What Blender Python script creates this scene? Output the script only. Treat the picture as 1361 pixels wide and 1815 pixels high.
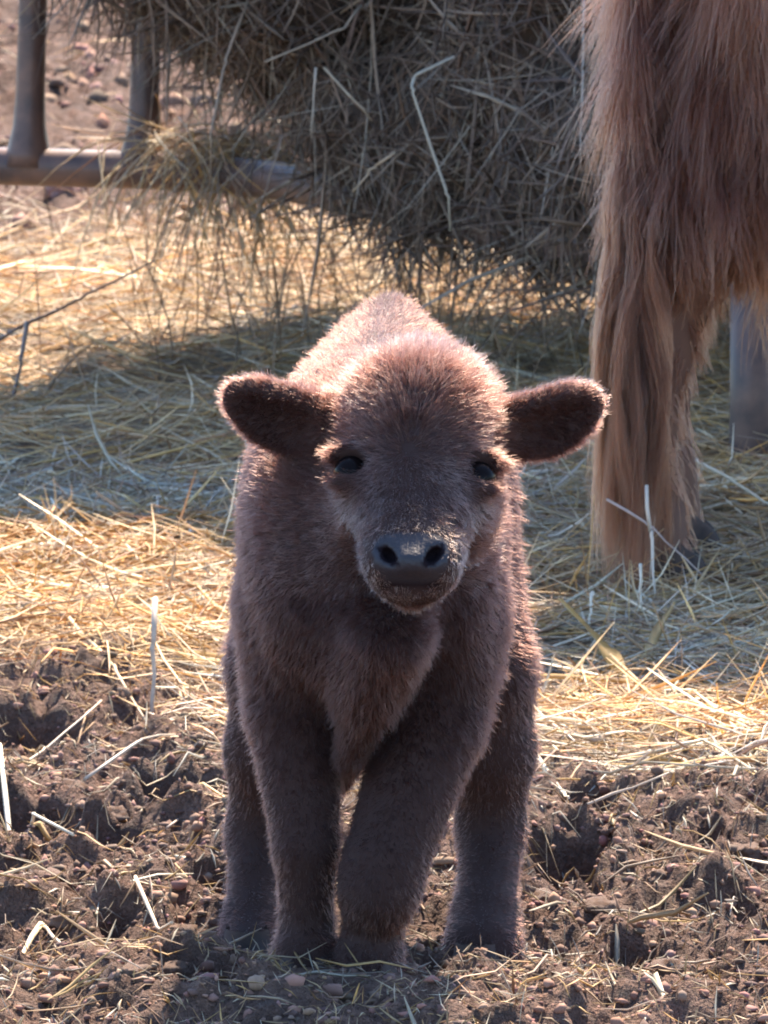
import bpy, math
import numpy as np
from mathutils import Vector, Matrix, Euler

# ------------------------------------------------------------------ camera, sky, sun, exposure
SC = bpy.context.scene
for o in list(bpy.data.objects):
    bpy.data.objects.remove(o)
COL = SC.collection
CAM_H = 1.51
FOCAL_PX = 14064.0
PITCH = math.atan((907.5 + 900.0) / FOCAL_PX)
SUN_EL, SUN_AZ = 51.0, 11.0          # degrees; azimuth from straight ahead (+Y), positive to the right
cam_d = bpy.data.cameras.new('camera')
cam_d.sensor_fit = 'VERTICAL'; cam_d.sensor_height = 24.0
cam_d.lens = 12.0 / (907.5 / FOCAL_PX)
cam_d.clip_end = 2000.0
cam_d.dof.use_dof = True; cam_d.dof.focus_distance = 7.9; cam_d.dof.aperture_fstop = 24.0
cam = bpy.data.objects.new('camera', cam_d); COL.objects.link(cam)
cam.location = (0, 0, CAM_H); cam.rotation_euler = (math.pi / 2 - PITCH, 0, 0)
SC.camera = cam

world = bpy.data.worlds.new('World'); SC.world = world; world.use_nodes = True
wn = world.node_tree.nodes; wl = world.node_tree.links
sky = wn.new('ShaderNodeTexSky'); sky.sky_type = 'NISHITA'; sky.sun_disc = False
sky.sun_elevation = math.radians(SUN_EL); sky.sun_rotation = math.radians(SUN_AZ)
sky.dust_density = 0.4; sky.ozone_density = 4.0
wn['Background'].inputs['Strength'].default_value = 0.125
wl.new(sky.outputs[0], wn['Background'].inputs['Color'])
sun_d = bpy.data.lights.new('sun', 'SUN'); sun_d.energy = 5.0; sun_d.angle = math.radians(0.53)
sun_d.color = (1.0, 0.83, 0.65)
sun = bpy.data.objects.new('sun', sun_d); COL.objects.link(sun)
_e, _a = math.radians(SUN_EL), math.radians(SUN_AZ)
SUN_DIR = Vector((math.cos(_e) * math.sin(_a), math.cos(_e) * math.cos(_a), math.sin(_e)))
sun.rotation_euler = SUN_DIR.to_track_quat('Z', 'Y').to_euler()
SC.view_settings.view_transform = 'Standard'; SC.view_settings.look = 'None'
SC.view_settings.gamma = 1.0; SC.view_settings.exposure = 2.15
SC.cycles.max_bounces = 5; SC.cycles.diffuse_bounces = 2; SC.cycles.glossy_bounces = 3
SC.cycles.transmission_bounces = 4; SC.cycles.transparent_max_bounces = 6
SC.cycles.filter_width = 1.9
SC.cycles.use_denoising = True

# ------------------------------------------------------------------ measuring and numpy helpers
RNG = np.random.default_rng(11)
_fw = np.array([0, math.cos(PITCH), -math.sin(PITCH)]); _up = np.array([0, math.sin(PITCH), math.cos(PITCH)])
def at(px, py, Y):
    """survey of the photograph: the point seen at (px, py) that stands Y metres down the yard"""
    d = _fw + np.array([1., 0, 0]) * (px - 680.5) / FOCAL_PX - _up * (py - 907.5) / FOCAL_PX
    return np.array([0, 0, CAM_H]) + d * (Y / d[1])
def ground_at(px, py):
    d = _fw + np.array([1., 0, 0]) * (px - 680.5) / FOCAL_PX - _up * (py - 907.5) / FOCAL_PX
    return np.array([0, 0, CAM_H]) - d * (CAM_H / d[2])
def unit(v):
    v = np.asarray(v, float); return v / np.maximum(np.linalg.norm(v, axis=-1, keepdims=True), 1e-9)
def sstep(a, b, x):
    t = np.clip((x - a) / (b - a), 0, 1); return t * t * (3 - 2 * t)
def hash3(i, j, k, seed):
    n = (i.astype(np.int64) * 73856093) ^ (j.astype(np.int64) * 19349663) ^ (k.astype(np.int64) * 83492791) ^ (seed * 2654435761)
    n = (n ^ (n >> 13)) * 1274126177 & 0x7fffffff
    n = (n ^ (n >> 15)) * 2246822519 & 0x7fffffff
    return (n & 0xffffff) / float(0xffffff)
def vnoise(p, seed=0):
    """value noise on (N,2) or (N,3) points, -1..1"""
    p = np.asarray(p, float); f = np.floor(p); i = f.astype(np.int64); u = p - f; u = u * u * (3 - 2 * u)
    z0 = np.zeros(len(p), np.int64)
    if p.shape[1] == 2:
        h = [[hash3(i[:, 0] + a, i[:, 1] + b, z0, seed) for b in (0, 1)] for a in (0, 1)]
        r = (h[0][0] * (1 - u[:, 0]) + h[1][0] * u[:, 0]) * (1 - u[:, 1]) + (h[0][1] * (1 - u[:, 0]) + h[1][1] * u[:, 0]) * u[:, 1]
    else:
        r = 0
        for a in (0, 1):
            for b in (0, 1):
                for c in (0, 1):
                    w = (u[:, 0] if a else 1 - u[:, 0]) * (u[:, 1] if b else 1 - u[:, 1]) * (u[:, 2] if c else 1 - u[:, 2])
                    r = r + w * hash3(i[:, 0] + a, i[:, 1] + b, i[:, 2] + c, seed)
    return r * 2 - 1
def fbm(p, scale, octv=3, seed=0, gain=0.5):
    s, a, r = 1.0 / scale, 1.0, 0
    for k in range(octv):
        r = r + a * vnoise(p * s + 17.3 * k, seed + k); s *= 2.03; a *= gain
    return r

# ------------------------------------------------------------------ object helpers
def mesh_arrays(name, V, F, smooth=True):
    me = bpy.data.meshes.new(name); V = np.asarray(V, np.float32); F = np.asarray(F, np.int32)
    k = F.shape[1]
    me.vertices.add(len(V)); me.vertices.foreach_set('co', V.ravel())
    me.loops.add(F.size); me.loops.foreach_set('vertex_index', F.ravel())
    me.polygons.add(len(F)); me.polygons.foreach_set('loop_start', np.arange(0, F.size, k, dtype=np.int32))
    me.polygons.foreach_set('loop_total', np.full(len(F), k, np.int32))
    me.update(calc_edges=True)
    if smooth: me.polygons.foreach_set('use_smooth', np.ones(len(F), bool))
    me.validate(); return me
def set_color(me, name, rgb):
    rgb = np.asarray(rgb, np.float32); c = np.ones((len(rgb), 4), np.float32); c[:, :3] = rgb
    a = me.attributes.new(name, 'FLOAT_COLOR', 'POINT'); a.data.foreach_set('color', c.ravel())
def set_float(me, name, v, dom='POINT'):
    a = me.attributes.new(name, 'FLOAT', dom); a.data.foreach_set('value', np.asarray(v, np.float32))
def link(name, data, mat=None, parent=None, loc=None):
    o = bpy.data.objects.new(name, data); COL.objects.link(o)
    if mat is not None: data.materials.append(mat)
    if loc is not None: o.location = loc
    if parent is not None:
        o.parent = parent
        o.matrix_parent_inverse = Matrix.Translation(parent.location).inverted()
    return o
def tag(o, label=None, cat=None, group=None, kind=None):
    for k, v in (('label', label), ('category', cat), ('group', group), ('kind', kind)):
        if v: o[k] = v
    return o
def empty(name, loc):
    o = bpy.data.objects.new(name, None); COL.objects.link(o); o.location = loc; o.empty_display_size = 0.1; return o

def strands(paths, width, colors, sides=3, taper=0.25):
    """(N,K,3) centre lines -> thin prisms with coloured stems"""
    P = np.asarray(paths, float); N, K, _ = P.shape
    T = unit(np.gradient(P, axis=1)); ref = unit(RNG.normal(size=(N, 1, 3)))
    S = unit(np.cross(T, ref)); B = np.cross(T, S)
    t = np.linspace(0, 1, K); prof = 1 - (1 - taper) * np.abs(2 * t - 1) ** 3
    r = 0.5 * np.asarray(width)[:, None, None] * prof[None, :, None]
    V = np.stack([P + r * (math.cos(2 * math.pi * s / sides) * S + math.sin(2 * math.pi * s / sides) * B) for s in range(sides)], 2)
    base = (np.arange(N) * K * sides)[:, None, None]; k = (np.arange(K - 1) * sides)[None, :, None]; s = np.arange(sides)[None, None, :]
    s2 = (s + 1) % sides
    F = np.stack([base + k + s, base + k + s2, base + k + sides + s2, base + k + sides + s], -1).reshape(-1, 4)
    C = np.repeat(np.asarray(colors), K * sides, axis=0)
    return V.reshape(-1, 3), F, C
def tube(points, radii, sides=14, caps=True):
    P = np.asarray(points, float); n = len(P); radii = np.broadcast_to(np.asarray(radii, float), (n,))
    T = unit(np.gradient(P, axis=0)); ref = np.array([0, 0, 1.]) if abs(T[0, 2]) < .8 else np.array([1., 0, 0])
    V = []; s = unit(np.cross(T[0], ref))
    for i in range(n):
        s = unit(s - T[i] * np.dot(s, T[i])); b = np.cross(T[i], s)
        for k in range(sides):
            a = 2 * math.pi * k / sides; V.append(P[i] + radii[i] * (math.cos(a) * s + math.sin(a) * b))
    F = [[i * sides + k, i * sides + (k + 1) % sides, (i + 1) * sides + (k + 1) % sides, (i + 1) * sides + k] for i in range(n - 1) for k in range(sides)]
    if caps:
        for i, fl in ((0, 1), (n - 1, 0)):
            c = len(V); V.append(P[i])
            for k in range(0, sides):
                a, b_ = i * sides + k, i * sides + (k + 1) % sides
                F.append([a, b_, c, c] if not fl else [b_, a, c, c])
    me = bpy.data.meshes.new('tube')
    me.from_pydata([tuple(v) for v in V], [], [tuple(dict.fromkeys(f)) for f in F]); me.update()
    for p in me.polygons: p.use_smooth = len(p.vertices) == 4
    return me
def rounded(pts, r=0.12, n=6):
    """polyline with its inner corners rounded off"""
    pts = [np.asarray(p, float) for p in pts]; out = [pts[0]]
    for a, b, c in zip(pts, pts[1:], pts[2:]):
        ra = min(r, .45 * np.linalg.norm(a - b), .45 * np.linalg.norm(c - b)); p = b + unit(a - b) * ra; q = b + unit(c - b) * ra
        for t in np.linspace(0, 1, n): out.append((1 - t) ** 2 * p + 2 * t * (1 - t) * b + t * t * q)
    out.append(pts[-1]); return np.array(out)

# signed-distance modelling for animals and the bale
class Field:
    def __init__(s, lo, hi, h):
        s.lo = np.asarray(lo, float); s.h = h
        s.n = np.ceil((np.asarray(hi) - s.lo) / h).astype(int) + 1
        s.f = np.full(s.n, 0.3, np.float32)
    def box(s, c0, c1, m):
        a = np.clip(np.floor((np.minimum(c0, c1) - m - s.lo) / s.h).astype(int), 0, s.n - 1)
        b = np.clip(np.ceil((np.maximum(c0, c1) + m - s.lo) / s.h).astype(int) + 1, a + 1, s.n)
        sl = tuple(slice(a[i], b[i]) for i in range(3))
        g = [s.lo[i] + s.h * np.arange(a[i], b[i]) for i in range(3)]
        return sl, np.stack(np.meshgrid(*g, indexing='ij'), -1)
    def put(s, sl, d, k, sub=False):
        f = s.f[sl]; d = d.astype(np.float32)
        if sub:
            d = -d; h = np.clip(k - np.abs(f - d), 0, None) / k; s.f[sl] = np.maximum(f, d) + h * h * k * .25
        else:
            h = np.clip(k - np.abs(f - d), 0, None) / k; s.f[sl] = np.minimum(f, d) - h * h * k * .25
    def ell(s, c, r, R=None, k=.03, sub=False):
        c = np.asarray(c, float); r = np.asarray(r, float); m = r.max() + k + .03
        sl, P = s.box(c, c, m); q = P - c
        if R is not None: q = q @ np.asarray(R)          # columns of R are the local axes
        k0 = np.linalg.norm(q / r, axis=-1); k1 = np.linalg.norm(q / (r * r), axis=-1) + 1e-9
        s.put(sl, k0 * (k0 - 1) / k1, k, sub)
    def cone(s, a, b, ra, rb, k=.03, sub=False):
        a = np.asarray(a, float); b = np.asarray(b, float)
        sl, P = s.box(a, b, max(ra, rb) + k + .03); ba = b - a
        t = np.clip(((P - a) @ ba) / (ba @ ba), 0, 1)
        s.put(sl, np.linalg.norm(P - a - t[..., None] * ba, axis=-1) - (ra + (rb - ra) * t), k, sub)
    def chain(s, pts, k=.025, low=None):
        for i, ((a, ra), (b, rb)) in enumerate(zip(pts, pts[1:])): s.cone(a, b, ra, rb, k if low is None or i == 0 else low)
    def mesh(s, relax=2):
        f = s.f; ins = f < 0; n = s.n
        cnt = np.zeros(n - 1, np.float32); acc = np.zeros(tuple(n - 1) + (3,), np.float32)
        cor = [(a, b, c) for a in (0, 1) for b in (0, 1) for c in (0, 1)]
        def v(arr, o): return arr[o[0]:n[0] - 1 + o[0], o[1]:n[1] - 1 + o[1], o[2]:n[2] - 1 + o[2]]
        tot = sum(v(ins, o).astype(np.int8) for o in cor); act = (tot > 0) & (tot < 8)
        idx = np.argwhere(act); vid = np.full(n - 1, -1, np.int64); vid[act] = np.arange(len(idx))
        pos = np.zeros((len(idx), 3)); w = np.zeros(len(idx))
        for o in cor:
            for ax in range(3):
                if o[ax]: continue
                o2 = list(o); o2[ax] = 1
                fa = f[tuple((idx + o).T)]; fb = f[tuple((idx + o2).T)]; cr = (fa < 0) != (fb < 0)
                t = np.where(cr, fa / np.where(cr, fa - fb, 1), 0)
                p = np.tile(np.array(o, float), (len(idx), 1)); p[:, ax] += t
                pos += np.where(cr[:, None], p, 0); w += cr
        V = s.lo + s.h * (idx + pos / w[:, None]); F = []
        for ax in range(3):
            o2 = [0, 0, 0]; o2[ax] = 1
            A = ins[:n[0] - o2[0], :n[1] - o2[1], :n[2] - o2[2]]; B = ins[o2[0]:, o2[1]:, o2[2]:]
            u, w_ = (ax + 1) % 3, (ax + 2) % 3
            for flip in (0, 1):
                e = np.argwhere((A & ~B) if not flip else (~A & B))
                e = e[(e[:, u] > 0) & (e[:, w_] > 0)]
                q = []
                for du, dw in ((0, 0), (1, 0), (1, 1), (0, 1)):
                    c = e.copy(); c[:, u] -= du; c[:, w_] -= dw; c = np.minimum(c, n - 2); q.append(vid[tuple(c.T)])
                q = np.stack(q, 1); q = q[(q >= 0).all(1)]
                F.append(q if not flip else q[:, ::-1])
        F = np.concatenate(F)
        for _ in range(relax):
            a = np.zeros_like(V); c = np.zeros(len(V))
            for i in range(4):
                for j in (1, 3):
                    np.add.at(a, F[:, i], V[F[:, (i + j) % 4]]); np.add.at(c, F[:, i], 1)
            V = V + .5 * (a / np.maximum(c, 1)[:, None] - V)
        return V, F
def vertex_normals(V, F):
    n = np.cross(V[F[:, 2]] - V[F[:, 0]], V[F[:, 3]] - V[F[:, 1]]); N = np.zeros_like(V)
    for i in range(4): np.add.at(N, F[:, i], n)
    return unit(N), np.linalg.norm(n, axis=1) * .5
def sample(V, F, n, dens=None):
    """n points spread over the quads, with normals"""
    N, A = vertex_normals(V, F)
    w = A if dens is None else A * dens[F].mean(1)
    f = RNG.choice(len(F), n, p=w / w.sum()); u, v = RNG.random((2, n, 1)); q = F[f]
    bl = lambda X: (X[q[:, 0]] * (1 - u) + X[q[:, 1]] * u) * (1 - v) + (X[q[:, 3]] * (1 - u) + X[q[:, 2]] * u) * v
    return bl(V), unit(bl(N))
def hair(name, root, paths, rad, mat, parent, shade=None):
    """(N,K,3) paths -> one hair-curves coat"""
    N, K, _ = paths.shape; cu = bpy.data.hair_curves.new(name); cu.add_curves([K] * N)
    cu.attributes['position'].data.foreach_set('vector', np.ascontiguousarray(paths, np.float32).ravel())
    t = np.linspace(0, 1, K); r = np.asarray(rad).reshape(-1, 1) * (1 - .8 * t ** 1.6)[None]
    at_ = cu.attributes.new('radius', 'FLOAT', 'POINT'); at_.data.foreach_set('value', np.broadcast_to(r, (N, K)).astype(np.float32).ravel())
    if shade is not None:
        a = cu.attributes.new('shade', 'FLOAT', 'CURVE'); a.data.foreach_set('value', shade.astype(np.float32))
    return link(name, cu, mat, parent)
def comb_paths(root, nrm, comb, length, lift, clump=.012, droop=.0, K=5, rnd=.25, cl=.45, seed=3, wcr=.45):
    N = len(root); t = comb - nrm * (comb * nrm).sum(1, keepdims=True); t = unit(t)
    cell = np.floor(root / clump + RNG.random((1, 3))).astype(np.int64)
    cr = np.stack([hash3(cell[:, 0], cell[:, 1], cell[:, 2], seed + s) * 2 - 1 for s in range(3)], 1)
    # every clump shares a direction and pulls its tips together
    key = cell[:, 0] * 1000003 + cell[:, 1] * 10007 + cell[:, 2]; _, inv = np.unique(key, return_inverse=True)
    cen = np.zeros((inv.max() + 1, 3)); cnt = np.zeros(inv.max() + 1); np.add.at(cen, inv, root); np.add.at(cnt, inv, 1)
    cen = (cen / cnt[:, None])[inv]
    L = np.asarray(length).reshape(-1, 1) * (1 + .22 * RNG.normal(size=(N, 1)).clip(-1.5, 1.5)) * (1 + .18 * cr[:, :1]); lift = np.asarray(lift).reshape(-1, 1)
    out = np.zeros((N, K, 3)); p = root - nrm * .002; out[:, 0] = p; j = RNG.normal(size=(N, 3)) * rnd
    for i in range(1, K):
        s = i / (K - 1)
        d = unit(nrm * lift * (1.25 - .6 * s) + t + cr * wcr + j * (.6 + .6 * s) + np.array([0, 0, -droop]) * s)
        p = p + d * L / (K - 1); out[:, i] = p + (cen - root) * cl * s * s
    return out

# ------------------------------------------------------------------ materials
def mat_new(name):
    m = bpy.data.materials.new(name); m.use_nodes = True; return m, m.node_tree.nodes, m.node_tree.links, m.node_tree.nodes['Principled BSDF']
def mat_strand(name, attr='Col', trans=.35, rough=.55, gain=1.0):
    m, n, l, b = mat_new(name); a = n.new('ShaderNodeAttribute'); a.attribute_name = attr
    no = n.new('ShaderNodeTexNoise'); no.inputs['Scale'].default_value = 60; tc = n.new('ShaderNodeTexCoord'); l.new(tc.outputs['Object'], no.inputs['Vector'])
    mr = n.new('ShaderNodeMapRange'); mr.inputs[3].default_value = .7 * gain; mr.inputs[4].default_value = 1.25 * gain; l.new(no.outputs[0], mr.inputs[0])
    mx = n.new('ShaderNodeVectorMath'); mx.operation = 'SCALE'; l.new(a.outputs['Color'], mx.inputs[0]); l.new(mr.outputs[0], mx.inputs['Scale'])
    l.new(mx.outputs[0], b.inputs['Base Color']); b.inputs['Roughness'].default_value = rough
    t = n.new('ShaderNodeBsdfTranslucent'); l.new(mx.outputs[0], t.inputs['Color'])
    s = n.new('ShaderNodeMixShader'); s.inputs[0].default_value = trans; l.new(b.outputs[0], s.inputs[1]); l.new(t.outputs[0], s.inputs[2])
    l.new(s.outputs[0], n['Material Output'].inputs['Surface']); return m
def mat_fur(name, dark, light, rough=.38, pale=None):
    m, n, l, b = mat_new(name); n.remove(b)
    h = n.new('ShaderNodeBsdfHairPrincipled'); h.parametrization = 'COLOR'
    a = n.new('ShaderNodeAttribute'); a.attribute_name = 'shade'
    hi = n.new('ShaderNodeHairInfo'); ad = n.new('ShaderNodeMath'); ad.operation = 'MULTIPLY_ADD'; ad.inputs[1].default_value = .25
    l.new(hi.outputs['Intercept'], ad.inputs[0]); l.new(a.outputs['Fac'], ad.inputs[2])
    cr = n.new('ShaderNodeValToRGB'); cr.color_ramp.elements[0].color = (*dark, 1); cr.color_ramp.elements[1].color = (*light, 1)
    if pale:
        cr.color_ramp.elements[1].position = .62; cr.color_ramp.elements.new(1.0).color = (*pale, 1)
    l.new(ad.outputs[0], cr.inputs[0]); l.new(cr.outputs[0], h.inputs['Color'])
    h.inputs['Roughness'].default_value = rough; h.inputs['Radial Roughness'].default_value = .5
    h.inputs['Random Roughness'].default_value = .3; h.inputs['IOR'].default_value = 1.38
    l.new(h.outputs[0], n['Material Output'].inputs['Surface']); return m
def mat_simple(name, rgb, rough=.6, noise=None, bump=0, metal=0):
    m, n, l, b = mat_new(name); b.inputs['Roughness'].default_value = rough; b.inputs['Base Color'].default_value = (*rgb, 1); b.inputs['Metallic'].default_value = metal
    if noise:
        tc = n.new('ShaderNodeTexCoord'); no = n.new('ShaderNodeTexNoise'); no.inputs['Scale'].default_value = noise[0]; no.inputs['Detail'].default_value = 6
        l.new(tc.outputs['Object'], no.inputs['Vector']); cr = n.new('ShaderNodeValToRGB')
        cr.color_ramp.elements[0].position = .35; cr.color_ramp.elements[1].position = .68
        cr.color_ramp.elements[0].color = (*rgb, 1); cr.color_ramp.elements[1].color = (*noise[1], 1)
        l.new(no.outputs[0], cr.inputs[0]); l.new(cr.outputs[0], b.inputs['Base Color'])
        if bump:
            bp = n.new('ShaderNodeBump'); bp.inputs['Strength'].default_value = bump; bp.inputs['Distance'].default_value = .004
            l.new(no.outputs[0], bp.inputs['Height']); l.new(bp.outputs[0], b.inputs['Normal'])
    return m
STRAW = mat_strand('dry_straw'); STALK = mat_strand('dry_stalk', trans=.12, rough=.5); HAY = mat_strand('old_hay', trans=.25, rough=.6)
STEEL = mat_simple('dark_painted_steel', (.065, .047, .046), .42, (22, (.15, .09, .07)), .25)
STEEL.node_tree.nodes['Principled BSDF'].inputs['Specular IOR Level'].default_value = .3
MUD = mat_simple('dried_mud', (.09, .052, .037), .9, (60, (.24, .15, .105)), .8)
CRUMB = mat_strand('mud_crumb', trans=0, rough=.9)

# ------------------------------------------------------------------ ground
FRONT_L, FRONT_R = at(540, 1748, 7.98), at(655, 1755, 7.95)
HIND_L, HIND_R = at(437, 1738, 8.26), at(845, 1762, 8.22)
PITS = [(1005, 1515, .055, .13, .075), (60, 1440, .06, .16, .07), (180, 1470, .06, .12, .06), (300, 1400, .05, .10, .04), (735, 1420, .05, .1, .03),
        (375, 1760, .05, .07, .04), (220, 1640, .03, .06, .035), (1260, 1490, .025, .07, .05), (1330, 1600, .05, .08, .05), (1130, 1650, .03, .05, .04),
        (1200, 1790, .07, .07, .05), (370, 1570, .035, .06, .045), (60, 1290, .08, .12, .04), (1040, 1410, .03, .06, .035), (1310, 1335, .03, .06, .03)]
PITS = [(*ground_at(a, b)[:2], c, d, e) for a, b, c, d, e in PITS]
def straw_zone(x, y):
    """0..1: how deep the trampled straw lies"""
    p = np.stack([x, y], 1); w = .35 * fbm(p, .5, 3, 41)
    near = sstep(9.15, 10.1, y + w * .9 + .62 * sstep(.0, -.35, x) * -1 + .12 * sstep(.1, .5, x))
    far = 1 - sstep(15.2, 16.8, y + w * 1.6 - 1.6 * sstep(-.45, .2, x))
    return near * far
def ground_h(x, y):
    p = np.stack([x, y], 1); s = straw_zone(x, y)
    fade = 1 - sstep(26, 60, np.abs(y)) ; m = 1 - .75 * s
    h = .028 * fbm(p, .7, 2, 1) * fade
    rid = 1 - np.abs(fbm(p, .16, 3, 5)); h = h + m * fade * (.034 * (rid - .6) + .020 * fbm(p, .085, 3, 9) + .013 * fbm(p, .030, 3, 13, .65))
    far = sstep(15, 18, y); h = h + far * fade * .03 * fbm(p, .35, 3, 21)
    for cx, cy, rx, ry, d in PITS:
        q = ((x - cx) / rx) ** 2 + ((y - cy) / ry) ** 2; q = q * (1 + .35 * fbm(p, .05, 2, 33))
        h = h - d * (1 - sstep(.55, 1.25, q)) + .012 * np.exp(-((np.sqrt(q) - 1.35) / .3) ** 2)
    q = ((x + .50) / .20) ** 2 + ((y - 11.35) / .30) ** 2; h = h + .028 * np.exp(-q)
    q = ((x + .36) / .20) ** 2 + ((y - 10.35) / .25) ** 2; h = h + .02 * np.exp(-q)
    for f, r in ((FRONT_L, .06), (FRONT_R, .06), (HIND_L, .07), (HIND_R, .09)):
        q = np.exp(-(((x - f[0]) / r) ** 2 + ((y - f[1]) / (r * 1.5)) ** 2) ** 1.5); h = h * (1 - q) + q * (f[2] + .024)
    return h
def gaps(a, b, st): return np.arange(a, b, st)
gx = np.concatenate([gaps(-.52, .52, .0065), gaps(.52, 1.5, .014)]); gx = np.concatenate([gx, 1.5 + np.geomspace(.02, 300, 34)])
gx = np.unique(np.concatenate([gx, -gx[gx > .52]]))
gy = np.concatenate([7.0 - np.geomspace(.03, 300, 36)[::-1], gaps(7.0, 10.2, .0075), gaps(10.2, 14, .016), gaps(14, 26, .036), 26 + np.geomspace(.05, 500, 40)])
GX, GY = np.meshgrid(gx, gy, indexing='ij'); fx, fy = GX.ravel(), GY.ravel()
gz = ground_h(fx, fy); ni, nj = GX.shape
ii = (np.arange(ni - 1)[:, None] * nj + np.arange(nj - 1)[None]).ravel()
gme = mesh_arrays('ground', np.stack([fx, fy, gz], 1), np.stack([ii, ii + nj, ii + nj + 1, ii + 1], 1))
set_float(gme, 'straw', straw_zone(fx, fy))
m, n, l, b = mat_new('trampled_soil'); b.inputs['Roughness'].default_value = .9
tc = n.new('ShaderNodeTexCoord')
def noise_node(sc, det=5):
    no = n.new('ShaderNodeTexNoise'); no.inputs['Scale'].default_value = sc; no.inputs['Detail'].default_value = det; no.inputs['Roughness'].default_value = .65
    l.new(tc.outputs['Object'], no.inputs['Vector']); return no
n1, n2, n3 = noise_node(9), noise_node(70), noise_node(240, 3)
cr = n.new('ShaderNodeValToRGB'); e = cr.color_ramp.elements
e[0].position = .3; e[0].color = (.054, .029, .020, 1); e[1].position = .72; e[1].color = (.30, .17, .12, 1); x_ = e.new(.5); x_.color = (.135, .074, .050, 1)
md = n.new('ShaderNodeMath'); md.operation = 'MULTIPLY_ADD'; md.inputs[1].default_value = .5; hv = n.new('ShaderNodeMath'); hv.operation = 'MULTIPLY'; hv.inputs[1].default_value = .5
l.new(n1.outputs[0], md.inputs[0]); l.new(n2.outputs[0], hv.inputs[0]); l.new(hv.outputs[0], md.inputs[2]); l.new(md.outputs[0], cr.inputs[0])
cs = n.new('ShaderNodeValToRGB'); e = cs.color_ramp.elements; e[0].position = .35; e[0].color = (.17, .11, .07, 1); e[1].position = .65; e[1].color = (.42, .32, .21, 1)
l.new(n2.outputs[0], cs.inputs[0]); aw = n.new('ShaderNodeAttribute'); aw.attribute_name = 'straw'
mx = n.new('ShaderNodeMix'); mx.data_type = 'RGBA'; l.new(aw.outputs['Fac'], mx.inputs[0]); l.new(cr.outputs[0], mx.inputs[6]); l.new(cs.outputs[0], mx.inputs[7])
l.new(mx.outputs[2], b.inputs['Base Color'])
bp = n.new('ShaderNodeBump'); bp.inputs['Strength'].default_value = 1.0; bp.inputs['Distance'].default_value = .012; l.new(n3.outputs[0], bp.inputs['Height'])
bp2 = n.new('ShaderNodeBump'); bp2.inputs['Strength'].default_value = 1.0; bp2.inputs['Distance'].default_value = .03; l.new(n2.outputs[0], bp2.inputs['Height']); l.new(bp.outputs[0], bp2.inputs['Normal'])
l.new(bp2.outputs[0], b.inputs['Normal'])
tag(link('ground', gme, m), kind='structure')

# ------------------------------------------------------------------ hay feeder frame
RZ = .31
fd = tag(empty('hay_feeder', (.56, 12.14, 0)), 'dark steel pipe hay feeder frame under the heap of hay', 'hay feeder')
A_, B_, L_ = (.56, 12.14, RZ), (-.25, 14.08, RZ), (-1.9, 14.55, RZ)
D_, C_ = (2.3, 12.5, RZ), (2.1, 15.2, RZ)
link('base_rail', tube(rounded([L_, B_, A_, D_, C_], .3, 8), .034, 18), STEEL, fd)
def upright(x, y, top, lean=(0, 0)):
    p = np.array([x, y, RZ]); q = p + np.array([lean[0], lean[1], top - RZ])
    ts = np.array([0, .03, .08, .14, .25, .5, 1]); rr = np.array([.046, .040, .030, .027, .026, .026, .026])
    return link('upright', tube([p + (q - p) * t for t in ts], rr, 14), STEEL, fd)
def on_rail(t, a=B_, b_=L_): return a[0] + (b_[0] - a[0]) * t, a[1] + (b_[1] - a[1]) * t
for t in (.11, .235, .62, .95): upright(*on_rail(t), 1.25, (.03, .05))
for t in (.04, .55): upright(*on_rail(t, D_, C_), 1.4)
link('top_rail', tube(rounded([(-1.85, 14.6, 1.25), (-.22, 14.13, 1.25), (.3, 15.3, 1.25), (2.1, 15.2, 1.25)], .25, 8), .028, 14), STEEL, fd)
for (x, y) in ((A_[0] + .01, A_[1] + .03), (D_[0] - .05, D_[1] + .03), (C_[0], C_[1] - .02), (L_[0] + .05, L_[1])):
    g0 = float(ground_h(np.array([x]), np.array([y]))[0])
    link('leg', tube([(x, y, RZ + .01), (x, y, .1), (x, y, g0 + .02), (x, y, g0 - .03)], [.037, .037, .037, .036], 18), STEEL, fd)
    link('foot_plate', tube([(x, y, g0 - .01), (x, y, g0 + .008)], [.07, .07], 16), STEEL, fd)

# ------------------------------------------------------------------ heap of hay in the feeder
bc = np.array([1.28, 14.30, 1.58]); br = np.array([1.62, 1.35, 1.38])
fl = Field((-1.5, 12.2, .05), (3.2, 16.2, 3.1), .03)
fl.ell(bc, br); fl.ell((.50, 13.75, .64), (.42, .45, .35), k=.2); fl.ell((.22, 14.45, .58), (.45, .35, .24), k=.15); fl.ell((-.10, 13.5, 1.62), (.85, .62, .66), k=.1); fl.ell((-.13, 13.6, .98), (.50, .40, .44), k=.1); fl.ell((.25, 13.9, .80), (.50, .45, .50), k=.12); fl.cone((.06, 13.48, .44), (.47, 12.60, .50), .16, .17, .12); fl.ell((.70, 13.1, 1.78), (.75, .75, .75), k=.1); fl.ell((.46, 13.0, .70), (.32, .35, .36), k=.1)  # high lobes out of view are added to stretch the heap's cast shadow
BV, BF = fl.mesh(2); BN, _ = vertex_normals(BV, BF)
BV = BV + BN * (.09 * fbm(BV, .3, 3, 71) + .03 * fbm(BV, .07, 2, 75))[:, None]
bale = tag(empty('hay_heap', (.58, 13.95, .3)), 'large heap of old brown hay bulging over the feeder rail', 'hay heap')
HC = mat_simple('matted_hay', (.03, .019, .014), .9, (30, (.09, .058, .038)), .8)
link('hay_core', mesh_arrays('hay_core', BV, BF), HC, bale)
PAL = np.array([[.66, .48, .27], [.74, .60, .40], [.58, .36, .18], [.78, .68, .50], [.42, .26, .16], [.60, .48, .36], [.70, .46, .18]])
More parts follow.
